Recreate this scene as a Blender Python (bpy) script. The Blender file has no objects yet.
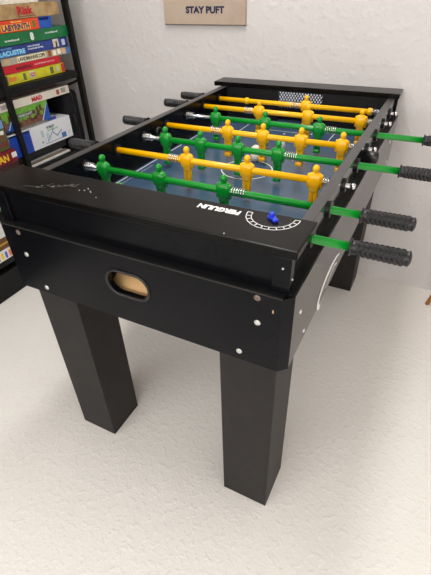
import bpy, bmesh, math, random
from mathutils import Vector, Matrix
random.seed(7)
PI = math.pi
scn = bpy.context.scene
C = scn.collection

# ------------------------------------------------------------ camera
cam_d = bpy.data.cameras.new('camera'); cam = bpy.data.objects.new('camera', cam_d); C.objects.link(cam)
r_ = Vector((0.89127908, 0.45249197, -0.02953999)); u_ = Vector((-0.24982054, 0.54435275, 0.80079322)); f_ = Vector((-0.37843268, 0.70635055, -0.59821201))
m = Matrix((r_, u_, -f_)).transposed().to_4x4(); m.translation = Vector((0.88777, -0.55414, 1.22405))
cam.matrix_world = m
cam_d.sensor_fit = 'VERTICAL'; cam_d.sensor_height = 36; cam_d.lens = 36 * 417.85 / 575
cam_d.clip_start = 0.02
scn.camera = cam
# ------------------------------------------------------------ world and light
w = bpy.data.worlds.new('world'); scn.world = w; w.use_nodes = True
w.node_tree.nodes['Background'].inputs[0].default_value = (0.95, 0.97, 1, 1)
w.node_tree.nodes['Background'].inputs[1].default_value = 0.3
def area(name, loc, rot, sx, sy, e, col=(1, .96, .9)):
    d = bpy.data.lights.new(name, 'AREA'); d.shape = 'RECTANGLE'; d.size = sx; d.size_y = sy; d.energy = e; d.color = col
    o = bpy.data.objects.new(name, d); C.objects.link(o); o.location = loc; o.rotation_euler = rot; return o
area('ceiling_light', (0.5, -1.5, 2.32), (0, 0, 0), 3.4, 1.6, 6, (1, .985, .965))
area('table_ceiling_light', (0.25, 0.55, 2.34), (0, 0, 0), .25, 1.2, 18, (1, .98, .955))
area('front_fill_light', (0.45, -2.32, 1.62), (PI / 2, 0, 0), 3.4, 1.3, 46, (1, .985, .975))  # added fill behind the camera to brighten under the table, no real window
area('side_fill_light', (2.5, -.4, .78), (PI / 2, 0, PI / 2), 2.6, 1.4, 8, (1, .985, .975))  # unseen low fill added from the right, no window in that wall
scn.view_settings.view_transform = 'Standard'; scn.view_settings.look = 'None'
scn.view_settings.exposure = 0.06; scn.view_settings.gamma = 1.0; scn.view_settings.use_curve_mapping = False

# ------------------------------------------------------------ materials
def mat(name, col, rough=.5, metal=0, bump=None, mottle=None, spec=.5, coat=0):
    """bump=(scale, strength, distance); mottle=(scale, colour2, lo, hi)"""
    M = bpy.data.materials.new(name); M.use_nodes = True; nt = M.node_tree; b = nt.nodes['Principled BSDF']
    b.inputs['Base Color'].default_value = (*col, 1); b.inputs['Roughness'].default_value = rough; b.inputs['Metallic'].default_value = metal
    b.inputs['Specular IOR Level'].default_value = spec; b.inputs['Coat Weight'].default_value = coat
    tc = nt.nodes.new('ShaderNodeTexCoord')
    if mottle:
        n = nt.nodes.new('ShaderNodeTexNoise'); n.inputs['Scale'].default_value = mottle[0]; n.inputs['Detail'].default_value = 6
        nt.links.new(tc.outputs['Object'], n.inputs['Vector'])
        mr = nt.nodes.new('ShaderNodeMapRange'); mr.inputs[1].default_value = mottle[2]; mr.inputs[2].default_value = mottle[3]
        nt.links.new(n.outputs['Fac'], mr.inputs[0])
        mx = nt.nodes.new('ShaderNodeMix'); mx.data_type = 'RGBA'
        mx.inputs[6].default_value = (*col, 1); mx.inputs[7].default_value = (*mottle[1], 1)
        nt.links.new(mr.outputs[0], mx.inputs[0]); nt.links.new(mx.outputs[2], b.inputs['Base Color'])
    if bump:
        n = nt.nodes.new('ShaderNodeTexNoise'); n.inputs['Scale'].default_value = bump[0]; n.inputs['Detail'].default_value = 4
        nt.links.new(tc.outputs['Object'], n.inputs['Vector'])
        bp = nt.nodes.new('ShaderNodeBump'); bp.inputs['Strength'].default_value = bump[1]; bp.inputs['Distance'].default_value = bump[2]
        nt.links.new(n.outputs['Fac'], bp.inputs['Height']); nt.links.new(bp.outputs[0], b.inputs['Normal'])
    return M

def painted(name, col, col2, lumps, fine, rough):
    """lumpy brush-painted masonry: broad waviness, small blisters and a few dark specks"""
    M = mat(name, col, rough); nt = M.node_tree; b = nt.nodes['Principled BSDF']
    tc = nt.nodes.new('ShaderNodeTexCoord')
    def noise(s, d=4, rg=.5):
        n = nt.nodes.new('ShaderNodeTexNoise'); n.inputs['Scale'].default_value = s; n.inputs['Detail'].default_value = d; n.inputs['Roughness'].default_value = rg
        nt.links.new(tc.outputs['Object'], n.inputs['Vector']); return n
    a = noise(2.2); mx = nt.nodes.new('ShaderNodeMix'); mx.data_type = 'RGBA'; mx.inputs[6].default_value = (*col, 1); mx.inputs[7].default_value = (*col2, 1)
    nt.links.new(a.outputs['Fac'], mx.inputs[0])
    sp = noise(95, 2); mr = nt.nodes.new('ShaderNodeMapRange'); mr.inputs[1].default_value = .755; mr.inputs[2].default_value = .8
    nt.links.new(sp.outputs['Fac'], mr.inputs[0])
    m2 = nt.nodes.new('ShaderNodeMix'); m2.data_type = 'RGBA'; m2.inputs[7].default_value = (.22, .2, .17, 1)
    nt.links.new(mr.outputs[0], m2.inputs[0]); nt.links.new(mx.outputs[2], m2.inputs[6]); nt.links.new(m2.outputs[2], b.inputs['Base Color'])
    n1 = noise(lumps[0], 3); n2 = noise(fine[0], 3); n3 = noise(fine[0] * .45, 2)
    r3 = nt.nodes.new('ShaderNodeMapRange'); r3.inputs[1].default_value = .5; r3.inputs[2].default_value = .85
    nt.links.new(n3.outputs['Fac'], r3.inputs[0])
    b1 = nt.nodes.new('ShaderNodeBump'); b1.inputs['Strength'].default_value = lumps[1]; b1.inputs['Distance'].default_value = lumps[2]
    b2 = nt.nodes.new('ShaderNodeBump'); b2.inputs['Strength'].default_value = fine[1]; b2.inputs['Distance'].default_value = fine[2]
    b3 = nt.nodes.new('ShaderNodeBump'); b3.inputs['Strength'].default_value = fine[1]; b3.inputs['Distance'].default_value = fine[2] * 1.5
    nt.links.new(n1.outputs['Fac'], b1.inputs['Height']); nt.links.new(n2.outputs['Fac'], b2.inputs['Height']); nt.links.new(r3.outputs[0], b3.inputs['Height'])
    nt.links.new(b1.outputs[0], b2.inputs['Normal']); nt.links.new(b2.outputs[0], b3.inputs['Normal']); nt.links.new(b3.outputs[0], b.inputs['Normal'])
    return M

def wood(name, c1, c2, scale=(30, 2, 2), rough=.5):
    M = mat(name, c1, rough); nt = M.node_tree; b = nt.nodes['Principled BSDF']
    tc = nt.nodes.new('ShaderNodeTexCoord'); mp = nt.nodes.new('ShaderNodeMapping'); mp.inputs['Scale'].default_value = scale
    n = nt.nodes.new('ShaderNodeTexNoise'); n.inputs['Scale'].default_value = 3; n.inputs['Detail'].default_value = 5
    mx = nt.nodes.new('ShaderNodeMix'); mx.data_type = 'RGBA'; mx.inputs[6].default_value = (*c1, 1); mx.inputs[7].default_value = (*c2, 1)
    nt.links.new(tc.outputs['Object'], mp.inputs[0]); nt.links.new(mp.outputs[0], n.inputs['Vector']); nt.links.new(n.outputs['Fac'], mx.inputs[0]); nt.links.new(mx.outputs[2], b.inputs['Base Color'])
    return M

def srgb(r, g, b):
    return tuple(((c / 255) / 12.92 if c / 255 <= .04045 else ((c / 255 + .055) / 1.055) ** 2.4) for c in (r, g, b))

WALL = painted('wall_paint', (.655, .625, .61), (.63, .60, .585), (6, .16, .02), (60, .28, .0035), .55)
FLOOR = painted('floor_paint', (.88, .85, .80), (.85, .82, .77), (9, .14, .01), (120, .32, .003), .5)
CEIL = mat('ceiling_paint', (.85, .83, .8), .8, bump=(20, .1, .01))
BLACK = mat('black_laminate', (.0035, .0038, .005), .22, bump=(400, .02, .001), mottle=(6, (.006, .0062, .008), .4, .7), spec=.12)
SIDE = mat('glossy_black_side', (.012, .012, .013), .09, mottle=(5, (.018, .018, .018), .4, .7), spec=.6)
CAP = mat('black_top_board', (.003, .0028, .0026), .22, bump=(260, .05, .001), mottle=(9, (.006, .0055, .005), .45, .75), spec=.15)
EDGE = mat('edge_banding', (.03, .026, .022), .4, mottle=(30, (.08, .06, .045), .62, .75))
LEG = mat('black_leg_veneer', (.013, .011, .0105), .55, bump=(180, .08, .001), spec=.3, mottle=(22, (.020, .017, .016), .4, .7))
RAIL = mat('rail_top_grey', (.045, .043, .043), .35, mottle=(12, (.058, .056, .055), .4, .7))
MATT = mat('matt_black', (.004, .004, .0045), .55, mottle=(20, (.007, .007, .008), .4, .7), spec=.25)
RAW = wood('raw_chipboard', (.85, .50, .20), (.92, .60, .30), (8, 30, 8), .7)
RUB = mat('black_rubber', (.006, .006, .007), .36, spec=.45, mottle=(40, (.009, .009, .010), .4, .7))
PLAS = mat('black_plastic', (.006, .006, .007), .3, mottle=(30, (.018, .018, .018), .4, .7))
CHR = mat('chrome', (.78, .78, .78), .16, 1, mottle=(40, (.65, .65, .65), .4, .7))
STEEL = mat('galvanised_screw', (.82, .82, .8), .3, .7, mottle=(200, (.55, .55, .52), .4, .7))
BRASSY = mat('worn_screw', (.32, .24, .2), .45, .6, mottle=(200, (.15, .11, .1), .4, .7))
GREEN = mat('green_plastic', srgb(12, 146, 44), .22, mottle=(25, srgb(10, 136, 42), .4, .7))
YEL = mat('yellow_plastic', srgb(255, 192, 0), .24, mottle=(25, srgb(255, 184, 0), .4, .7))
WHITE = mat('white_print', (.85, .85, .84), .5, mottle=(60, (.78, .78, .77), .4, .7))
BALL = mat('white_ball', (.86, .85, .82), .35, mottle=(60, (.78, .77, .74), .4, .7))
BLUEP = mat('blue_slider_plastic', srgb(30, 60, 210), .3, mottle=(60, srgb(24, 50, 190), .4, .7))
FIELD = mat('playfield_print', srgb(72, 98, 126), .2, mottle=(7, srgb(64, 88, 114), .35, .7), bump=(60, .02, .001))
SHELFM = mat('black_shelf_metal', (.006, .0058, .0058), .45, spec=.2, mottle=(20, (.009, .0088, .0086), .4, .7))
SCR = mat('scratch_marks', (.42, .39, .36), .6, mottle=(300, (.10, .09, .08), .42, .6))
FABR = mat('black_case_fabric', (.006, .006, .008), .75, bump=(500, .3, .001), mottle=(30, (.010, .010, .012), .4, .7), spec=.2)
_cache = {}
def flat(rgb, rough=.45, rgb2=None, scale=30):
    k = (rgb, rough, rgb2, scale)
    if k not in _cache:
        c = srgb(*rgb); c2 = srgb(*rgb2) if rgb2 else tuple(x * .88 for x in c)
        _cache[k] = mat('card_print_%d' % len(_cache), c, rough, mottle=(scale, c2, .42, .62))
    return _cache[k]

# ------------------------------------------------------------ mesh helpers
def box(bm, x0, y0, z0, x1, y1, z1, bev=0, seg=2):
    b = bmesh.new(); bmesh.ops.create_cube(b, size=1)
    for v in b.verts: v.co = Vector(((x0 + x1) / 2 + v.co.x * (x1 - x0), (y0 + y1) / 2 + v.co.y * (y1 - y0), (z0 + z1) / 2 + v.co.z * (z1 - z0)))
    if bev: bmesh.ops.bevel(b, geom=b.edges[:], offset=bev, segments=seg, affect='EDGES', profile=.5)
    merge(bm, b)
def merge(bm, b):
    mp = [bm.verts.new(v.co) for v in b.verts]; b.verts.index_update()
    for f in b.faces:
        nf = bm.faces.new([mp[v.index] for v in f.verts]); nf.smooth = f.smooth
    b.free()
def tube(bm, pts, rad, n=16, cap=True, closed=False):
    pts = [Vector(p) for p in pts]; rads = rad if isinstance(rad, (list, tuple)) else [rad] * len(pts)
    rings = []; N = None; L = len(pts)
    for i, p in enumerate(pts):
        a = pts[(i - 1) % L] if (closed or i > 0) else p; c = pts[(i + 1) % L] if (closed or i < L - 1) else p
        t = (c - a).normalized()
        if N is None: N = t.cross(Vector((0, 0, 1)) if abs(t.z) < .9 else Vector((1, 0, 0))).normalized()
        N = (N - t * N.dot(t)).normalized(); B = t.cross(N)
        rings.append([bm.verts.new(p + (N * math.cos(2 * PI * k / n) + B * math.sin(2 * PI * k / n)) * rads[i]) for k in range(n)])
    for i in range(L if closed else L - 1):
        A, Bq = rings[i], rings[(i + 1) % L]
        for k in range(n):
            f = bm.faces.new((A[k], A[(k + 1) % n], Bq[(k + 1) % n], Bq[k])); f.smooth = True
    if cap and not closed: bm.faces.new(rings[0][::-1]); bm.faces.new(rings[-1])
def prism(bm, poly, z0, z1):
    a = [bm.verts.new((x, y, z0)) for x, y in poly]; b = [bm.verts.new((x, y, z1)) for x, y in poly]; n = len(poly)
    bm.faces.new(a[::-1]); bm.faces.new(b)
    for i in range(n): bm.faces.new((a[i], a[(i + 1) % n], b[(i + 1) % n], b[i]))
def finish(o):
    if o.data.polygons and any(p.use_smooth for p in o.data.polygons): pass
def obj(name, bm, material, parent=None, loc=None):
    bmesh.ops.recalc_face_normals(bm, faces=bm.faces[:])
    me = bpy.data.meshes.new(name); bm.to_mesh(me); bm.free(); me.materials.append(material)
    o = bpy.data.objects.new(name, me); C.objects.link(o)
    if loc: o.location = loc
    if parent: o.parent = parent
    return o
def bx(name, material, parent, *a, bev=.0015):
    bm = bmesh.new(); box(bm, *a, bev=bev); return obj(name, bm, material, parent)
def empty(name, loc=(0, 0, 0)):
    o = bpy.data.objects.new(name, None); C.objects.link(o); o.location = loc; return o
def tag(o, label=None, cat=None, group=None, kind=None):
    if label: o['label'] = label
    if cat: o['category'] = cat
    if group: o['group'] = group
    if kind: o['kind'] = kind
    return o
def copy_part(o, parent, dx):
    c = o.copy(); C.objects.link(c); c.parent = parent; c.location = o.location + Vector(dx); return c
def mesh_curve(cd, name, material, parent, mw):
    """turn a curve or text datablock into a mesh object placed by the matrix mw"""
    t = bpy.data.objects.new('tmp', cd); C.objects.link(t)
    bpy.context.view_layer.update()
    me = bpy.data.meshes.new_from_object(t.evaluated_get(bpy.context.evaluated_depsgraph_get()))
    bpy.data.objects.remove(t); me.materials.clear(); me.materials.append(material); me.name = name
    o = bpy.data.objects.new(name, me); C.objects.link(o)
    me.transform(mw)
    if parent: o.parent = parent
    return o
FX = Matrix(((0, 0, 1, 0), (1, 0, 0, 0), (0, 1, 0, 0), (0, 0, 0, 1)))     # text facing +x, reading along +y
FY = Matrix(((1, 0, 0, 0), (0, 0, -1, 0), (0, 1, 0, 0), (0, 0, 0, 1)))    # text facing -y, reading along +x
def text(s, name, material, parent, center, width, height, face=FX, bold=.02, depth=.0003, shear=0, rotz=0):
    cd = bpy.data.curves.new(name, 'FONT'); cd.body = s; cd.size = 1; cd.offset = bold; cd.extrude = .01; cd.align_x = 'LEFT'; cd.shear = shear; cd.resolution_u = 3
    o = mesh_curve(cd, name, material, None, Matrix.Identity(4)); me = o.data
    xs = [v.co.x for v in me.vertices]; ys = [v.co.y for v in me.vertices]
    x0, x1, y0, y1 = min(xs), max(xs), min(ys), max(ys)
    for v in me.vertices:
        v.co = Vector(((v.co.x - (x0 + x1) / 2) / (x1 - x0) * width, (v.co.y - (y0 + y1) / 2) / (y1 - y0) * height, v.co.z / .01 * depth))
    me.transform(Matrix.Translation(center) @ Matrix.Rotation(rotz, 4, 'Z') @ face)
    if parent:
        o.parent = parent
        if parent.type == 'EMPTY' or True: me.transform(Matrix.Translation(-Vector(parent.location)))
    return o

# ------------------------------------------------------------ the room
YW = 1.295
def struct(name, material, *a):
    o = bx(name, material, None, *a, bev=0); o['kind'] = 'structure'; return o
struct('floor', FLOOR, -1.3, -2.4, -.1, 2.6, YW, 0)
struct('wall_back', WALL, -1.4, YW, -.1, 2.7, YW + .1, 2.45)
struct('wall_left', WALL, -1.4, -2.4, -.1, -1.3, YW, 2.45)
struct('wall_right', WALL, 2.6, -2.4, -.1, 2.7, YW, 2.45)
struct('wall_front', WALL, -1.4, -2.5, -.1, 2.7, -2.4, 2.45)
struct('ceiling', CEIL, -1.4, -2.5, 2.4, 2.7, YW + .1, 2.5)

# ------------------------------------------------------------ foosball table
W = .74; L = 1.2766; ZB = .5857; ZT = .7678; ZS = .8437; ZC = .8607; XR = .721; XL = W - XR; XI = .699; XIL = W - XI; ZR = .811; ZF = .722
CH = .018
T = empty('foosball_table', (0, 0, 0))
tag(T, 'black foosball table with yellow and green players on four square legs', 'foosball table')

# near apron with the ball slot cut through it
def apron_front():
    cd = bpy.data.curves.new('c', 'CURVE'); cd.dimensions = '2D'; cd.fill_mode = 'BOTH'; cd.extrude = .0075
    def poly(pts):
        s = cd.splines.new('POLY'); s.points.add(len(pts) - 1); s.use_cyclic_u = True
        for p, q in zip(s.points, pts): p.co = (q[0], q[1], 0, 1)
    poly([(CH, ZB), (W - CH, ZB), (W - CH, ZT), (CH, ZT)])
    poly(stadium(.376, .694, .055, .031))
    return mesh_curve(cd, 'front_apron', BLACK, T, Matrix.Translation((0, .0075, 0)) @ FY)
def stadium(cx, cz, hw, hh, n=14):
    pts = []
    for s in (1, -1):
        for i in range(n + 1):
            a = -PI / 2 + PI * i / n
            pts.append((cx + s * (hw - hh) + s * hh * math.cos(a), cz + s * hh * math.sin(a)))
    return pts
apron_front()
# rim of the slot
bm = bmesh.new(); tube(bm, [(x, -.0005, z) for x, z in stadium(.376, .694, .056, .032, 10)], .0035, 8, closed=True)
obj('ball_slot_rim', bm, PLAS, T)
# box behind the slot: bare wood ramp
bm = bmesh.new()
box(bm, .30, .016, .640, .46, .13, .655); 
a = [bm.verts.new(c) for c in ((.30, .03, .656), (.46, .03, .656), (.46, .125, .715), (.30, .125, .715))]; bm.faces.new(a)
b = [bm.verts.new(c) for c in ((.30, .03, .650), (.46, .03, .650), (.46, .13, .709), (.30, .13, .709))]; bm.faces.new(b[::-1])
obj('ball_ramp', bm, RAW, T)
bm = bmesh.new(); box(bm, .29, .016, .64, .30, .13, ZF - .006); box(bm, .46, .016, .64, .47, .13, ZF - .006); box(bm, .30, .13, .64, .46, .135, ZF - .006); obj('ball_box', bm, MATT, T)
# corner posts (chamfered) and other aprons
for name_x, pts in ((0, [(CH, 0), (CH, .015), (.015, CH), (0, CH)]), (1, [(W - CH, 0), (W, CH), (W - .015, CH), (W - CH, .015)])):
    bm = bmesh.new(); prism(bm, pts, ZB - .001, ZT); obj('corner_strip', bm, BLACK, T)
bx('side_apron', SIDE, T, W - .015, CH, ZB, W, L - .001, ZT, bev=.0008)
bx('side_apron', SIDE, T, 0, CH, ZB, .015, L - .001, ZT, bev=.0008)
bx('rear_apron', BLACK, T, .015, L - .015, ZB, W - .015, L, ZT, bev=.0008)
bx('underside_panel', MATT, T, .015, .136, ZB + .06, W - .015, L - .015, ZB + .07, bev=0)
# ledge between apron and upper box
bm = bmesh.new(); box(bm, CH, .003, ZT - .004, W - CH, .03, ZT + .0015, bev=.0008); box(bm, XR - .01, CH, ZT - .004, W - .003, L - .003, ZT + .0015, bev=.0008); box(bm, .003, CH, ZT - .004, XL + .01, L - .003, ZT + .0015, bev=.0008)
obj('ledge', bm, MATT, T)
bm = bmesh.new(); box(bm, CH, -.0004, ZT - .0008, W - CH, .0016, ZT + .0008, bev=.0003)
obj('apron_edge', bm, EDGE, T)
# side rails with holes hidden behind the bearings
for s in (0, 1):
    x0, x1 = (XI, XR) if s else (XL, XIL)
    bx('side_rail', SIDE if s else BLACK, T, x0, .035, ZF - .03, x1, 1.255, ZS - .002, bev=.0006)
    bx('rail_top', RAIL, T, x0 - .0005, .035, ZS - .002, x1 + .0005, 1.255, ZS + .0005, bev=.0004)
# upper end boards, their corner posts and the goal walls
bx('end_board', BLACK, T, .03, .024, ZT + .0015, W - .045, .036, ZS, bev=.001)
bx('end_board', BLACK, T, .03, 1.255, ZT + .0015, W - .03, 1.267, ZS, bev=.001)
for x0, x1, y0, y1 in ((.694, .728, .016, .036), (.012, .046, .016, .036), (.694, .728, 1.255, 1.27), (.012, .046, 1.255, 1.27)):
    bx('corner_post', BLACK, T, x0, y0, ZT + .0015, x1, y1, ZS, bev=.0012)
bx('goal_wall', BLACK, T, XIL, .112, ZF - .01, XI, .124, ZS, bev=.001)
# far goal wall with the goal mouth
bm = bmesh.new(); y0, y1 = 1.196, 1.208
for a in ((XIL, ZF - .01, .272, ZS), (.468, ZF - .01, XI, ZS), (.272, .772, .468, ZS)): box(bm, a[0], y0, a[1], a[2], y1, a[3])
obj('goal_wall', bm, MATT, T)
bx('goal_box', MATT, T, .26, 1.24, ZF - .01, .48, 1.25, .775, bev=.001)
# printed net above the far goal: one mesh of small white dots and strokes
bm = bmesh.new()
for i in range(15):
    for j in range(7):
        x = .282 + i * .0117 + (j % 2) * .0058; z = .784 + j * .0086
        s = .0037
        bm.faces.new([bm.verts.new((x + dx * s, 1.1954, z + dz * s)) for dx, dz in ((-1, 0), (0, -1), (1, 0), (0, 1))])
        if j < 6:
            for sg in (-1, 1):
                bm.faces.new([bm.verts.new(c) for c in ((x, 1.1953, z), (x + .001, 1.1953, z), (x + sg * .0058 + .001, 1.1953, z + .0086), (x + sg * .0058, 1.1953, z + .0086))])
obj('goal_net_print', bm, flat((225, 235, 250), .4), T)['label'] = 'pale blue goal net pattern on far end wall'
# end caps
def cap(y0, y1):
    bm = bmesh.new(); box(bm, -.0173, y0, ZS, .737, y1, ZC, bev=.0022, seg=2); return obj('end_cap', bm, CAP, T)
capn = cap(.0150, .130); capf = cap(1.191, 1.2858)
# playfield
fieldo = bx('playfield', FIELD, T, XIL, .124, ZF - .008, XI, 1.24, ZF, bev=0)
bm = bmesh.new()
def strip(bm, p, q, wd, z=ZF + .0004):
    p = Vector((*p, z)); q = Vector((*q, z)); d = (q - p).normalized(); n = Vector((-d.y, d.x, 0)) * wd / 2
    bm.faces.new([bm.verts.new(c) for c in (p - n, q - n, q + n, p + n)])
for xx in (.052, .688): strip(bm, (xx, .14), (xx, 1.185), .004)
for xx in (.07, .67): strip(bm, (xx, .2), (xx, .56), .0012)
strip(bm, (.052, .645), (.688, .645), .003, ZF + .0006)
def ring(cx, cy, r, wd, a0=0, a1=2 * PI, n=56):
    for i in range(n):
        t0 = a0 + (a1 - a0) * i / n; t1 = a0 + (a1 - a0) * (i + 1) / n
        bm.faces.new([bm.verts.new((cx + rr * math.cos(t), cy + rr * math.sin(t), ZF + .0008)) for rr, t in ((r - wd, t0), (r, t0), (r, t1), (r - wd, t1))])
ring(.375, .645, .083, .004)
ring(.375, .645, .006, .006)
for s in (0, 1):
    Y = (lambda v: v) if s == 0 else (lambda v: 1.32 - v)
    for xx in (.182, .54): strip(bm, (xx, Y(.99)), (xx, Y(1.19)), .003)
    strip(bm, (.182, Y(.99)), (.54, Y(.99)), .003)
    strip(bm, (.25, Y(1.07)), (.46, Y(1.07)), .003); ring(.361, Y(1.04), .005, .005, n=12)
    for xx in (.25, .46): strip(bm, (xx, Y(1.07)), (xx, Y(1.19)), .003)
obj('pitch_lines', bm, WHITE, fieldo)
# legs
for x, y in ((.586, .0146), (.0488, .0146), (.5785, 1.1304), (.0488, 1.1304)):
    bm = bmesh.new(); box(bm, x, y + .001, 0, x + .1315, y + .1325, ZB - .0012 if y < 1 else ZB - .0012, bev=.0015)
    obj('leg', bm, LEG, T)
# screws
def screw(p, axis, m_=STEEL, r=.0058):
    bm = bmesh.new(); prof = [(0, .0022), (.45, .0022), (.8, .0016), (1, .0002), (1, -.001)]
    rings = []
    for k, h in prof[1:]:
        rings.append([bm.verts.new((r * k * math.cos(t * PI / 8), r * k * math.sin(t * PI / 8), h)) for t in range(16)])
    for A, B in zip(rings, rings[1:]):
        for k in range(16): bm.faces.new((A[k], A[(k + 1) % 16], B[(k + 1) % 16], B[k])).smooth = True
    bm.faces.new(rings[0]); bm.faces.new(rings[-1][::-1])
    box(bm, -r * .55, -r * .1, .0016, r * .55, r * .1, .0024); box(bm, -r * .1, -r * .55, .0016, r * .1, r * .55, .0025)
    M = Matrix.Rotation(PI / 2, 4, 'X') if axis == 'y' else Matrix.Rotation(PI / 2, 4, 'Y')
    bmesh.ops.transform(bm, matrix=Matrix.Translation(p) @ M, verts=bm.verts[:])
    return obj('screw', bm, m_, T)
for x, z, mm in ((.071, .7545, BRASSY), (.073, .694, STEEL), (.107, .604, STEEL), (.675, .7575, BRASSY), (.677, .699, STEEL), (.64, .608, STEEL)): screw((x, 0, z), 'y', mm, .0066)
for y, z in ((.066, .698), (.114, .609), (1.16, .70), (1.2, .61)): screw((W, y, z), 'x', STEEL, .0055)
for x, z in ((.7135, .822), ): screw((x, .016, z), 'y', STEEL, .0022)
screw((.728, .026, .797), 'x', STEEL, .0022)
# chips and scratches on the near end
bm = bmesh.new(); box(bm, .7055, -.0006, .7325, .7075, .0005, .7395); obj('paint_chip', bm, RAW, T)
bm = bmesh.new()
def scr(p, q, wd, z=ZC + .0002): strip(bm, p, q, wd, z)
for i in range(10):
    x = .13 + i * .0085 + random.uniform(-.003, .003); y = .043 + i * .0042 + random.uniform(-.006, .006)
    scr((x, y), (x + random.uniform(.004, .013), y + random.uniform(.001, .012)), .0009)
    scr((x, y), (x + random.uniform(-.004, .006), y + random.uniform(.006, .014)), .0006)
scr((.095, .036), (.15, .045), .0006)
nscr = len(bm.faces)
for x, y in ((.245, .078), (.257, .07), (.232, .064), (.262, .066), (.243, .068), (.29, .05), (.60, .022)):
    s = random.uniform(.0009, .0018); bmesh.ops.create_cube(bm, size=s, matrix=Matrix.Translation((x, y, ZC + .0006)))
so = obj('scratches', bm, SCR, capn); so.data.materials.append(WHITE)
for f in so.data.polygons[nscr:]: f.material_index = 1
# score scale, slider and lettering on the near cap
bm = bmesh.new(); cx, cy, ro, ri = .6565, .1165, .052, .0405; zz = ZC + .0004
def arc(r0, r1, a0, a1, n=40):
    for i in range(n):
        t0 = a0 + (a1 - a0) * i / n; t1 = a0 + (a1 - a0) * (i + 1) / n
        bm.faces.new([bm.verts.new((cx + rr * math.cos(t), cy + rr * math.sin(t), zz)) for rr, t in ((r0, t0), (r1, t0), (r1, t1), (r0, t1))])
A0, A1 = PI * 1.0, PI * 2.02
arc(ro - .0018, ro, A0, A1); arc(ri, ri + .0018, A0, A1)
for i in range(12):
    t = A0 + (A1 - A0) * i / 11; dt = .022
    arc(ri, ro, t - dt, t + dt, 1)
obj('score_scale', bm, WHITE, capn)
bm = bmesh.new(); sx, sy = .655, .111
tube(bm, [(sx, sy, ZC), (sx, sy, ZC + .004)], .0075, 16); tube(bm, [(sx, sy, ZC + .004), (sx, sy, ZC + .011)], [.006, .0045], 16)
b2 = bmesh.new(); box(b2, -.005, -.021, 0, .005, 0, .005, bev=.0012); bmesh.ops.transform(b2, matrix=Matrix.Translation((sx, sy, ZC + .0004)) @ Matrix.Rotation(.75, 4, 'Z'), verts=b2.verts[:]); merge(bm, b2)
sl = obj('score_slider', bm, BLUEP, capn); sl['label'] = 'blue plastic score slider'
text('PERGULIN', 'lettering', WHITE, capn, (.549, .1035, ZC + .0004), .090, .0175, face=Matrix.Identity(4), bold=.055, rotz=PI)
# white curved emblem on the side apron
bm = bmesh.new()
def xstroke(pts, ws):
    n = len(pts); P = [Vector((W + .0006, y, z)) for y, z in pts]
    vs = []
    for i, p in enumerate(P):
        d = (P[min(i + 1, n - 1)] - P[max(i - 1, 0)]).normalized(); nn = Vector((0, -d.z, d.y)) * ws[i] / 2
        vs.append((bm.verts.new(p - nn), bm.verts.new(p + nn)))
    for a, b in zip(vs, vs[1:]): bm.faces.new((a[0], b[0], b[1], a[1]))
pts = []; ws = []
for i in range(25):
    t = PI * (1.22 - .98 * i / 24); pts.append((.335 + .108 * math.cos(t), .600 + .045 * math.sin(t))); ws.append(.005 + .017 * math.sin(PI * min(1, (i + 3) / 27)))
xstroke(pts, ws)
xstroke([(.29, .60), (.33, .617), (.37, .622), (.40, .612)], [.003, .007, .007, .003])
obj('side_emblem', bm, WHITE, T)['label'] = 'white curved emblem on the side apron'

# ball cup through both rails
def ball_cup(x0, x1, y, z):
    bm = bmesh.new(); n = 24; sg = 1 if x1 > x0 else -1
    prof = [(x0, .0165), (x1 - sg * .003, .0165), (x1, .0150), (x1, .0105), (x0, .0100)]
    rings = [[bm.verts.new((x, y + r * math.cos(2 * PI * k / n), z + r * math.sin(2 * PI * k / n))) for k in range(n)] for x, r in prof]
    for A, B in zip(rings, rings[1:] + rings[:1]):
        for k in range(n): bm.faces.new((A[k], A[(k + 1) % n], B[(k + 1) % n], B[k])).smooth = True
    obj('ball_cup', bm, PLAS, T)
ball_cup(XR, XR + .04, .668, .803); ball_cup(XIL, XIL + .014, .645, .806)

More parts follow.
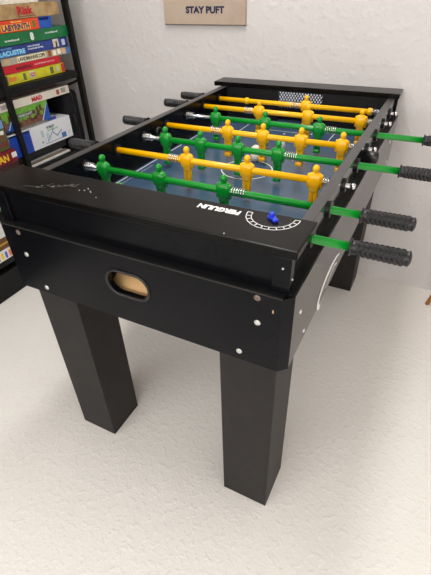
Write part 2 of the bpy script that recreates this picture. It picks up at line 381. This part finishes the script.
# --- rods
def player_mesh():
    bm = bmesh.new(); n = 20
    def loft(secs, cx=0):
        rings = []
        for z, hx, hy, p, oy in secs:
            rg = []
            for k in range(n):
                t = 2 * PI * k / n; c, s = math.cos(t), math.sin(t)
                rg.append(bm.verts.new((cx + hx * math.copysign(abs(c) ** p, c), oy + hy * math.copysign(abs(s) ** p, s), z)))
            rings.append(rg)
        for A, B in zip(rings, rings[1:]):
            for k in range(n): bm.faces.new((A[k], A[(k + 1) % n], B[(k + 1) % n], B[k])).smooth = True
        bm.faces.new(rings[0][::-1]).smooth = True; bm.faces.new(rings[-1]).smooth = True
    # head
    hs = []
    for i in range(9):
        a = -PI / 2 + PI * (i + .35) / 8.7
        hs.append((.0300 + .0098 * math.sin(a), .0084 * math.cos(a) + .0004, .0090 * math.cos(a) + .0004, 1, 0))
    loft([(.016, .0068, .0068, 1, 0), (.0215, .0062, .0062, 1, 0)] + [h for h in hs if h[0] > .0222])
    # hips, belt, chest around the rod, shoulders
    loft([(-.0300, .0112, .0078, .6, 0), (-.022, .0128, .0088, .5, 0), (-.0175, .0132, .0095, .5, 0), (-.0150, .0146, .0112, .5, 0), (-.0115, .0150, .0122, .5, 0), (-.0095, .0172, .0128, .45, 0), (0, .0178, .0132, .45, 0),
          (.0085, .0176, .0125, .45, 0), (.0135, .0168, .0108, .5, 0), (.0175, .0145, .0088, .6, 0), (.0205, .0085, .007, .9, 0)])
    # arms held close to the body
    for s in (-1, 1):
        loft([(-.0185, .0032, .0046, .8, 0), (-.012, .0040, .0056, .8, 0), (.004, .0042, .0060, .8, 0), (.013, .0038, .0056, .9, 0), (.0165, .0024, .0036, .9, 0)], cx=s * .0162)
    # two legs pressed together, then the kicking foot
    for s in (-1, 1):
        loft([(-.0665, .0052, .0066, .7, 0), (-.050, .0055, .0066, .75, 0), (-.036, .0060, .0070, .75, 0), (-.022, .0064, .0078, .75, 0)], cx=s * .0056)
    loft([(-.0780, .0104, .0085, .4, 0), (-.0765, .0112, .0095, .4, 0), (-.069, .0112, .0095, .45, 0), (-.0655, .0104, .0075, .6, 0)])
    bmesh.ops.recalc_face_normals(bm, faces=bm.faces[:])
    me = bpy.data.meshes.new('foosball_player'); bm.to_mesh(me); bm.free(); return me
PM = {}
base_player = player_mesh()
for k, mm in (('g', GREEN), ('y', YEL)):
    PM[k] = base_player.copy(); PM[k].materials.append(mm)
def grip_mesh():
    """ribbed rubber grip, from a flange at x=0 to a domed end at x=.108"""
    bm = bmesh.new(); n = 48; NS = 76; Lg = .108; rings = []
    for i in range(NS + 1):
        x = Lg * i / NS
        if x < .004: base = .0168
        elif x < .007: base = .0135
        elif x > Lg - .006: base = .0150 * math.sqrt(max(.05, 1 - ((x - (Lg - .006)) / .0064) ** 2))
        else: base = .0138 + .0012 * (x / Lg)
        rg = []
        for k in range(n):
            t = 2 * PI * k / n; r = base
            if .012 < x < Lg - .012:
                tri = abs(((t * 4 / PI) % 2) - 1)
                ph = (x / .0092 + .75 * tri) % 1
                r += .0013 * (1 if ph < .5 else -1) * min(1, abs(math.sin(PI * 2 * ph)) * 2.2)
            elif Lg - .012 <= x < Lg - .007: r -= .0012
            rg.append(bm.verts.new((x, r * math.cos(t), r * math.sin(t))))
        rings.append(rg)
    for A, B in zip(rings, rings[1:]):
        for k in range(n): bm.faces.new((A[k], A[(k + 1) % n], B[(k + 1) % n], B[k])).smooth = True
    bm.faces.new(rings[0][::-1]); bm.faces.new(rings[-1])
    bmesh.ops.recalc_face_normals(bm, faces=bm.faces[:])
    me = bpy.data.meshes.new('handle_grip'); bm.to_mesh(me); bm.free(); me.materials.append(RUB); return me
GRIP = grip_mesh()
def spring(name, x0, x1, rad, turns, parent, wire=.0011):
    bm = bmesh.new(); n = int(turns * 14)
    tube(bm, [(x0 + (x1 - x0) * i / n, rad * math.cos(2 * PI * turns * i / n), rad * math.sin(2 * PI * turns * i / n)) for i in range(n + 1)], wire, 6)
    return obj(name, bm, CHR, parent)
def washer(x0, x1, y, r=.0165):
    bm = bmesh.new(); n = 28
    prof = [(x0, r), (x1, r), (x1, r * .62), (x0, r * .62)]
    rings = [[bm.verts.new((x, y + q * math.cos(2 * PI * k / n), ZR + q * math.sin(2 * PI * k / n))) for k in range(n)] for x, q in prof]
    for A, B in zip(rings, rings[1:] + rings[:1]):
        for k in range(n): bm.faces.new((A[k], A[(k + 1) % n], B[(k + 1) % n], B[k]))
    obj('rod_bearing', bm, PLAS, T)
RT = .0088
def rod(kind, y, xs, handle, label, mid=None, bump=None):
    """kind g: handle on the right; y: handle on the left. handle = x where the grip begins"""
    bm = bmesh.new()
    mm = GREEN if kind == 'g' else YEL
    xs_ = sorted(xs)
    if kind == 'g': a, b = xs_[0] - .02, handle + .004
    else: a, b = handle - .004, xs_[-1] + .02
    if bump: b = max(b, bump[-1] + .006)
    tube(bm, [(a, 0, 0), (b, 0, 0)], RT, 20)
    R = obj('player_rod', bm, mm, T, (0, y, ZR)); R['label'] = label
    bm = bmesh.new()
    if kind == 'g': tube(bm, [(-.035, 0, 0), (a + .002, 0, 0)], .0052, 14)
    else: tube(bm, [(b - .002, 0, 0), (XR + .022, 0, 0)], .0052, 14)
    obj('inner_shaft', bm, CHR, R)
    for x in xs_:
        p = bpy.data.objects.new('foosball_player', PM[kind]); C.objects.link(p); p.parent = R; p.location = (x, 0, 0)
    g = bpy.data.objects.new('handle_grip', GRIP); C.objects.link(g); g.parent = R; g['label'] = 'black ribbed rubber grip'
    g.location = (handle, 0, 0)
    if kind == 'y': g.rotation_euler = (0, 0, PI)
    if kind == 'g': spring('spring', XIL + .003, min(XIL + .032, a - .001), .0098, 6, R); sp = (xs_[-1] + .022, xs_[-1] + .058)
    else: spring('spring', b + .001, XI - .003, .0098, max(2, (XI - b) * 220), R); sp = (xs_[0] - .058, xs_[0] - .022)
    if mid != False: spring('spring', sp[0], sp[1], RT + .0022, 6, R, .0013)
    if bump:
        for x in bump:
            bm = bmesh.new(); tube(bm, [(x - .008, 0, 0), (x - .006, 0, 0), (x + .006, 0, 0), (x + .008, 0, 0)], [.010, .0125, .0125, .010], 18); obj('bumper', bm, mm, R)
    bm = bmesh.new(); xe = (XR + .022) if kind == 'y' else -.035
    tube(bm, [(xe - .005, 0, 0), (xe, 0, 0), (xe + .005, 0, 0)], [.0065, .008, .0060], 14); obj('end_nut', bm, CHR if kind == 'y' else PLAS, R)
    washer(XR, XR + .006, y, .0185 if kind == 'g' else .0165); washer(XIL, XIL + .005, y); washer(XI - .004, XI, y, .014)
    return R
rod('g', .152, [.27], .797, 'nearest green rod, mostly under the near end cap', mid=False)
rod('g', .288, [.106, .287, .469], .790, 'second nearest green rod, with three green players')
rod('y', .430, [.285, .468, .650], -.036, 'nearest yellow rod, with three yellow players')
rod('g', .570, [.127, .253, .378, .503], .828, 'green rod with four green players')
rod('y', .710, [.278, .401, .525, .650], -.036, 'yellow rod with four yellow players')
rod('g', .848, [.164, .354, .542], .858, 'farthest green rod, with three green players')
rod('y', .985, [.276, .464, .649], -.034, 'second farthest yellow rod, with three yellow players')
rod('y', 1.12, [.415], -.034, 'farthest yellow rod, with a single yellow goalkeeper', bump=[.168, .654])

# ------------------------------------------------------------ balls on the pitch
def ball(x, y, label):
    bm = bmesh.new(); bmesh.ops.create_uvsphere(bm, u_segments=28, v_segments=18, radius=.017)
    for f in bm.faces: f.smooth = True
    o = obj('foosball', bm, BALL, None, (x, y, ZF + .0176)); tag(o, label, 'ball', 'white balls on the pitch')
ball(.350, .780, 'white ball farther back of the two between the green four-player rod and yellow rod')
ball(.372, .722, 'white ball nearest the centre circle, just behind the green four-player rod')
ball(.4095, .862, 'white ball behind the head of the rightmost player on the green four-player rod')

# ------------------------------------------------------------ storage shelf along the left wall
SX = -.75; SD = .36
S = empty('storage_shelf', (-.93, .6, 0)); tag(S, 'black metal shelving rack loaded with board games', 'shelf')
def spart(name, *a, m=SHELFM, bev=.0015):
    a = list(a); a[0] += .93; a[3] += .93; a[1] -= .6; a[4] -= .6
    return bx(name, m, S, *a, bev=bev)
for y in (.715, 1.165, -.2, .25, -.68, -1.3):
    for x in (SX - .002, SX - SD):
        spart('post', x - .026, y + .005, 0, x + .002, y + .026, 1.62)
for z, h in ((.872, .030), (.52, .03), (.40, .03), (.19, .03), (1.42, .03), (.13, .128)):
    spart('shelf_board', SX - SD + .002, -1.29, z - h, SX - .006, 1.163, z)
for z in (1.24, .83, .5):
    bm = bmesh.new(); tube(bm, [(SX - .012 + .93, 1.185 - .6, z), (SX - SD + .93, 1.185 - .6, z - .12)], .006, 8); obj('brace', bm, SHELFM, S)

# ------------------------------------------------------------ board games and other things on the shelf
def game(label, col, y0, y1, z0, z1, front=0., depth=.28, titles=(), panels=(), name='board_game', rot=0, side=None, lid=True, z0r=None, group='board games on the shelf'):
    x1 = SX - .032 + front; x0 = x1 - depth
    DY = .028
    cy = (y0 + y1) / 2; cx = (x0 + x1) / 2
    bm = bmesh.new(); h = z1 - z0
    box(bm, -depth / 2, -(y1 - y0) / 2, 0, depth / 2, (y1 - y0) / 2, h, bev=.0012)
    o = obj(name, bm, col if not isinstance(col, tuple) else flat(col), None, (cx, cy + DY, z0))
    tag(o, label, 'board game', group)
    for (ya, yb, za, zb, c) in panels:
        bm = bmesh.new(); box(bm, depth / 2 - .0002, ya - cy, za * h, depth / 2 + .0006, yb - cy, zb * h)
        obj('printed_panel', bm, c if not isinstance(c, tuple) else flat(c), o)
    for (s, yc, zc, wd, ht, c, bold) in titles:
        t = text(s, 'title', flat(c), None, (depth / 2 + .0010, yc - cy, zc * h), wd, ht, FX, bold)
        t.parent = o
    o.rotation_euler = (0, 0, rot)
    return o
TAN = flat((178, 150, 105), .5, (150, 118, 76), 22)
Z0 = .8725
game('yellow board game box at the bottom of the top-shelf stack', flat((208, 200, 30), .45, (190, 182, 40), 40), .732, 1.082, Z0 + .001, Z0 + .041,
     panels=[(.732, .745, .1, .9, (80, 70, 40)), (.75, .79, .3, .7, (225, 130, 60)), (.83, .845, .15, .85, (90, 110, 60)), (.865, .90, .2, .85, (200, 205, 190)), (.99, 1.01, .15, .85, (95, 105, 70)), (1.03, 1.045, .2, .8, (200, 200, 160)), (1.062, 1.082, .08, .95, (190, 50, 40))],
     titles=[('LINKS', .885, .62, .035, .010, (200, 90, 60), .02), ('SPIEL', .885, .38, .03, .006, (190, 60, 50), .02)])
game('red board game box lying on the yellow one', (196, 22, 40), .722, 1.066, Z0 + .042, Z0 + .072, front=.002,
     titles=[('MANITOU', .845, .5, .085, .013, (90, 30, 40), .03), ('DAS KARTENSPIEL FUER KLUGE', .965, .55, .12, .005, (240, 200, 200), .01)])
game('beige and light blue illustrated game box on the red one', flat((198, 170, 120), .45, (150, 160, 170), 35), .700, 1.142, Z0 + .073, Z0 + .102,
     panels=[(.70, .735, 0, 1, (70, 140, 200)), (.822, .985, .12, .88, (238, 230, 200)), (1.0, 1.02, .1, .9, (150, 80, 40)), (1.03, 1.05, .1, .8, (240, 235, 225)), (1.06, 1.08, .2, .9, (240, 235, 225)), (1.09, 1.11, .1, .9, (235, 190, 150)), (1.115, 1.142, 0, 1, (90, 130, 190))],
     titles=[('LANDMANNSCOPE', .903, .5, .155, .015, (70, 60, 40), .03)])
game('navy blue game box under the green one', flat((38, 62, 138), .4, (30, 50, 120), 12), .70, 1.132, Z0 + .103, Z0 + .142, front=.004,
     panels=[(.70, .87, .03, .5, flat((60, 140, 200), .45, (40, 100, 170), 40)), (1.04, 1.075, .15, .95, (215, 205, 185)), (1.055, 1.065, .1, .7, (120, 80, 50)), (1.095, 1.115, .2, .8, (200, 210, 230))],
     titles=[('LACUSTRE', .805, .36, .135, .018, (150, 215, 240), .03), ('SCHLOSS', .76, .78, .09, .007, (110, 180, 225), .02), ('DAS GROSSE', .925, .68, .07, .006, (220, 230, 245), .02), ('FAMILIENSPIEL', .935, .42, .09, .006, (220, 230, 245), .02)])
game('dark green game box in the middle of the top-shelf stack', flat((14, 112, 62), .4, (10, 100, 54), 12), .715, 1.158, Z0 + .143, Z0 + .186, front=.008,
     titles=[('8', .925, .5, .02, .030, (225, 235, 225), .05), ('scotland', .815, .42, .075, .008, (220, 235, 225), .02), ('scotland', 1.04, .62, .075, .008, (220, 235, 225), .02)])
game('orange and blue labyrinth game box under the tan box', flat((222, 74, 34), .4, (210, 60, 30), 20), .67, 1.060, Z0 + .187, Z0 + .229, front=.004,
     panels=[(.985, 1.06, 0, 1, (28, 84, 178)), (.99, 1.045, .74, .92, (235, 240, 250)), (.78, .935, .1, .68, (245, 175, 60)), (.95, .963, .2, .8, (90, 120, 40))],
     titles=[('LABYRINTH', .857, .40, .145, .0215, (50, 30, 95), .035), ('Das ver-rueckte', .865, .85, .055, .006, (255, 220, 90), .02), ('Ravensburger', 1.017, .83, .045, .004, (28, 60, 150), .0)])
game('tan mottled game box with red title near the top of the stack', TAN, .68, 1.118, Z0 + .231, Z0 + .281, front=.006,
     titles=[('Risk', .925, .55, .085, .030, (190, 30, 40), .04), ('THE GAME OF GLOBAL DOMINATION', .93, .14, .095, .004, (120, 60, 50), .0)])
game('plain cream box on top of the tan game box', (222, 216, 200), .65, 1.018, Z0 + .282, Z0 + .330, front=-.003)
ZB2 = .5655
# second shelf level
game('white and blue construction kit box on the lower shelf', flat((214, 216, 222), .4, (205, 208, 214), 12), .650, 1.030, ZB2 + .022, ZB2 + .122, front=.012, depth=.24,
     panels=[(.650, .768, 0, .97, flat((24, 66, 168), .4, (20, 58, 155), 12)), (.650, .768, .90, .98, (225, 230, 238)), (.83, .845, .45, .75, (170, 195, 200)), (.86, .875, .35, .6, (190, 205, 210)), (.825, .832, .2, .27, (50, 50, 60)), (.955, .985, .10, .34, (60, 110, 160))],
     titles=[('ROBOT', .895, .80, .05, .011, (70, 90, 80), .02), ('engineering kit', .905, .66, .07, .007, (90, 180, 80), .02)])
o = bpy.context.scene.objects
bm = bmesh.new()
kit = [x for x in C.objects if x.name.startswith('board_game')][-1]
def seg(p, q, r): tube(bm, [(.1207, p[0] - .840, p[1]), (.1207, q[0] - .840, q[1])], r, 6)
seg((.86, .02), (.90, .055), .0022); seg((.90, .055), (.925, .03), .0022); seg((.925, .03), (.96, .05), .0022); seg((.90, .055), (.905, .075), .0016); seg((.845, .012), (.955, .012), .0014); seg((1.0, .02), (1.01, .035), .0012)
obj('printed_drawing', bm, flat((120, 150, 175)), kit)
game('grey flat box lying on the white and blue kit box', flat((158, 160, 158), .6, (130, 132, 130), 50), .72, .958, ZB2 + .1225, ZB2 + .136, front=0, panels=[(.90, .955, .1, 1, (28, 66, 150))])
MY = .024
mine = game('green and brown pixel-block game box with blue corners', flat((122, 84, 64), .5, (96, 62, 48), 60), .675, .938, ZB2 + .1365, ZB2 + .2165, front=.008, depth=.26,
     panels=[(.675, .938, .62, 1, flat((112, 168, 62), .5, (86, 148, 48), 60))],
     titles=[])
# pixel blocks, blue corner triangles, title
bm = bmesh.new()
for i in range(16):
    ya = .69 + i * .014; d = random.choice((.0, .008, .016, .024)); box(bm, .1304, ya - .8065, .0496 - d, .1312, ya - .8065 + .0135, .0500)
obj('printed_blocks', bm, flat((112, 168, 62), .5, (86, 148, 48), 60), mine)
bm = bmesh.new()
for i in range(14):
    ya = random.uniform(.70, .90); za = random.uniform(.004, .036); box(bm, .1304, ya - .8065, za, .1310, ya - .8065 + .014, za + .011)
for ya, za, zb in ((.865, .03, .066), (.885, .045, .07), (.845, .04, .055), (.705, .02, .062)): box(bm, .1308, ya - .8065, za, .1316, ya - .8065 + .013, zb)
obj('printed_blocks', bm, flat((84, 46, 36)), mine)
bm = bmesh.new()
for pts in ([(.938, 0), (.938, .068), (.893, 0)], [(.675, 0), (.722, 0), (.722, .045)]):
    bm = bmesh.new()
    a = [bm.verts.new((.1318, y - .8065, z)) for y, z in pts]; b = [bm.verts.new((.1305, y - .8065, z)) for y, z in pts]
    bm.faces.new(a); bm.faces.new(b[::-1])
    for k in range(3): bm.faces.new((a[k], a[(k + 1) % 3], b[(k + 1) % 3], b[k]))
    obj('corner_panel', bm, flat((24, 76, 170)), mine)
bm = bmesh.new()
for (y0, z0, y1, z1) in ((.886, .002, .930, .068), (.690, .006, .716, .040)):
    a = [bm.verts.new((.1321, y - .8065, z)) for y, z in ((y0, z0), (y0 + .006, z0), (y1 + .003, z1), (y1, z1))]; bm.faces.new(a)
obj('corner_stripe', bm, flat((215, 225, 240)), mine)
bxm = bmesh.new(); box(bxm, .1306, .755 - .8065, .040, .1316, .845 - .8065, .056); obj('title_plate', bxm, flat((60, 58, 58)), mine)
t = text('MINECRAFT', 'title', flat((205, 205, 205)), None, (.1320, .800 - .8065, .048), .082, .011, FX, .02); t.parent = mine
game('flat white game box with red title above the pixel-block box', flat((216, 208, 194), .5, (205, 196, 182), 14), .640, 1.070, ZB2 + .218, ZB2 + .252, front=.010,
     panels=[(.985, 1.003, .2, .8, (150, 70, 50)), (1.015, 1.045, .25, .85, (150, 148, 140)), (.66, .70, .3, .8, (150, 145, 140))],
     titles=[('MAD', .862, .5, .062, .018, (190, 25, 40), .05)])
game('thin dark brown box squeezed under the upper shelf board', flat((72, 40, 34), .5, (50, 34, 28), 30), .70, 1.02, ZB2 + .253, ZB2 + .272, front=-.02)
mine.location.y -= MY
# magazines / thin folders at the bottom of that level
for i, (c, y1, lab) in enumerate((((226, 226, 222), 1.015, 'white magazine at the bottom of the lower-shelf paper stack'), ((120, 104, 84), 1.005, 'brown magazine in the middle of the lower-shelf paper stack'), ((170, 172, 172), .985, 'grey folder on top of the lower-shelf paper stack'))):
    x1 = SX - .034 + [.012, .0, -.012][i]; z = .5208 + i * .0068
    bm = bmesh.new(); box(bm, x1 - .26, .70, z, x1, y1, z + .0018, bev=.0004); box(bm, x1 - .257, .703, z + .0018, x1 - .002, y1 - .003, z + .0046); box(bm, x1 - .26, .70, z + .0046, x1, y1, z + .0062, bev=.0004)
    o = obj('magazine', bm, flat(c), None); tag(o, lab, 'magazine', 'magazines on the shelf')
game('flat black box between the paper stack and the white and blue kit box', flat((20, 20, 22)), .66, 1.0, .5425, ZB2 + .0212, front=-.02, depth=.24)
# black case standing behind
Kc = empty('carrying_case', (SX - .172, 1.116, .5205)); tag(Kc, 'black fabric carrying case standing on the lower shelf beside the rack end', 'case')
bm = bmesh.new(); box(bm, -.165, -.049, .0008, .14, .049, .268, bev=.026, seg=5)
for f in bm.faces: f.smooth = True
obj('case_body', bm, FABR, Kc)
bm = bmesh.new(); r = .03; pts = []; n = 6
for cxx, czz, a0 in ((.141 - r, .269 - r, 0), (-.166 + r, .269 - r, PI / 2), (-.166 + r, r, PI), (.141 - r, r, 3 * PI / 2)):
    for i in range(n + 1):
        a = a0 + PI / 2 * i / n; pts.append((cxx + r * math.cos(a), 0, czz + r * math.sin(a)))
tube(bm, pts, .0024, 6, closed=True); obj('zip', bm, PLAS, Kc)
bm = bmesh.new(); tube(bm, [(.139, -.02, .16), (.149, -.02, .15), (.149, -.02, .09), (.139, -.02, .08)], .0035, 8); obj('case_handle', bm, PLAS, Kc)
# stack nearer the camera, left of the post
game('dark red game box with white sticker at the photo\'s left edge', flat((120, 20, 34), .45, (105, 16, 28), 16), .30, .648, ZB2 + .022, ZB2 + .074, front=.035,
     panels=[(.624, .650, .38, .80, (226, 224, 218)), (.60, .625, .1, .3, (90, 20, 30))], titles=[('CATAN', .545, .52, .12, .03, (235, 190, 50), .03)])
game('green and brown cartoon game box on the dark red box', flat((70, 96, 48), .5, (104, 66, 48), 28), .30, .640, ZB2 + .075, ZB2 + .20, front=.02,
     panels=[(.57, .638, .72, .98, (110, 150, 190)), (.612, .630, .52, .64, (235, 232, 225)), (.53, .638, .12, .3, (105, 60, 52))])
game('flat brown box under the dark red game box', flat((60, 30, 28)), .32, .650, .5210, ZB2 + .021, front=.03)
ZB3 = .4005
game('red and white patterned box on the third shelf', flat((220, 214, 210), .45, (205, 60, 60), 40), .20, .560, ZB3 + .012, ZB3 + .075, front=.03, panels=[(.2, .56, .0, .16, (60, 140, 70))])
game('white paper box on the low shelf above the colourful strip', (222, 222, 220), .20, .535, .240 + .05, .36, front=.02)
game('brown wooden game box with yellow stripe on the lowest shelf', flat((104, 66, 34), .5, (84, 50, 26), 30), .20, .52, .236, .2895, front=.02, panels=[(.2, .52, .4, .55, (200, 160, 60))])
game('white box with coloured figures on the lowest shelf', (226, 224, 220), .16, .50, .1906, .235, front=.03,
     panels=[(.34 + i * .022, .352 + i * .022, .15, .85, c) for i, c in enumerate(((220, 60, 120), (60, 160, 200), (120, 180, 60), (240, 200, 40), (80, 90, 190), (230, 120, 60)))])

# ------------------------------------------------------------ poster on the back wall
PO = mat('poster_card', srgb(186, 168, 150), .6, mottle=(6, srgb(170, 150, 132), .35, .65), bump=(200, .1, .001))
bm = bmesh.new(); box(bm, -.193, -.006, 0, .193, .006, .40, bev=.001)
P = obj('poster', bm, PO, None, (-.107, YW - .0065, 1.056)); tag(P, 'tan poster with dark lettering hanging on the white back wall', 'poster')
t = text('STAY PUFT', 'lettering', flat((28, 32, 66)), None, (.008, -.0066, .0545), .182, .026, FY, .05); t.parent = P
bm = bmesh.new(); box(bm, -.193, -.0066, 0, .193, .0066, .003); obj('bottom_edge', bm, flat((96, 84, 74)), P)

# ------------------------------------------------------------ wooden stool whose leg shows at the right edge
K = empty('wooden_stool', (1.225, 1.095, 0)); tag(K, 'brown wooden three-legged stool by the back wall, one leg showing at the right edge', 'stool')
WD = wood('brown_wood', srgb(190, 132, 62), srgb(158, 102, 42), (4, 4, 20), .4)
bm = bmesh.new(); tube(bm, [(0, 0, .43), (0, 0, .435), (0, 0, .455), (0, 0, .46)], [.155, .165, .165, .158], 32); obj('seat', bm, WD, K)
for ang in (155, 35, 275):
    ca, sa = math.cos(math.radians(ang)), math.sin(math.radians(ang))
    bm = bmesh.new(); tube(bm, [(ca * .200, sa * .200, .001), (ca * .11, sa * .11, .43)], [.009, .014], 12); obj('leg', bm, WD, K)
ring_pts = [(.162 * math.cos(math.radians(a)), .162 * math.sin(math.radians(a)), .17) for a in (155, 35, 275)]
for i in range(3):
    bm = bmesh.new(); tube(bm, [ring_pts[i], ring_pts[(i + 1) % 3]], .007, 10); obj('stretcher', bm, WD, K)
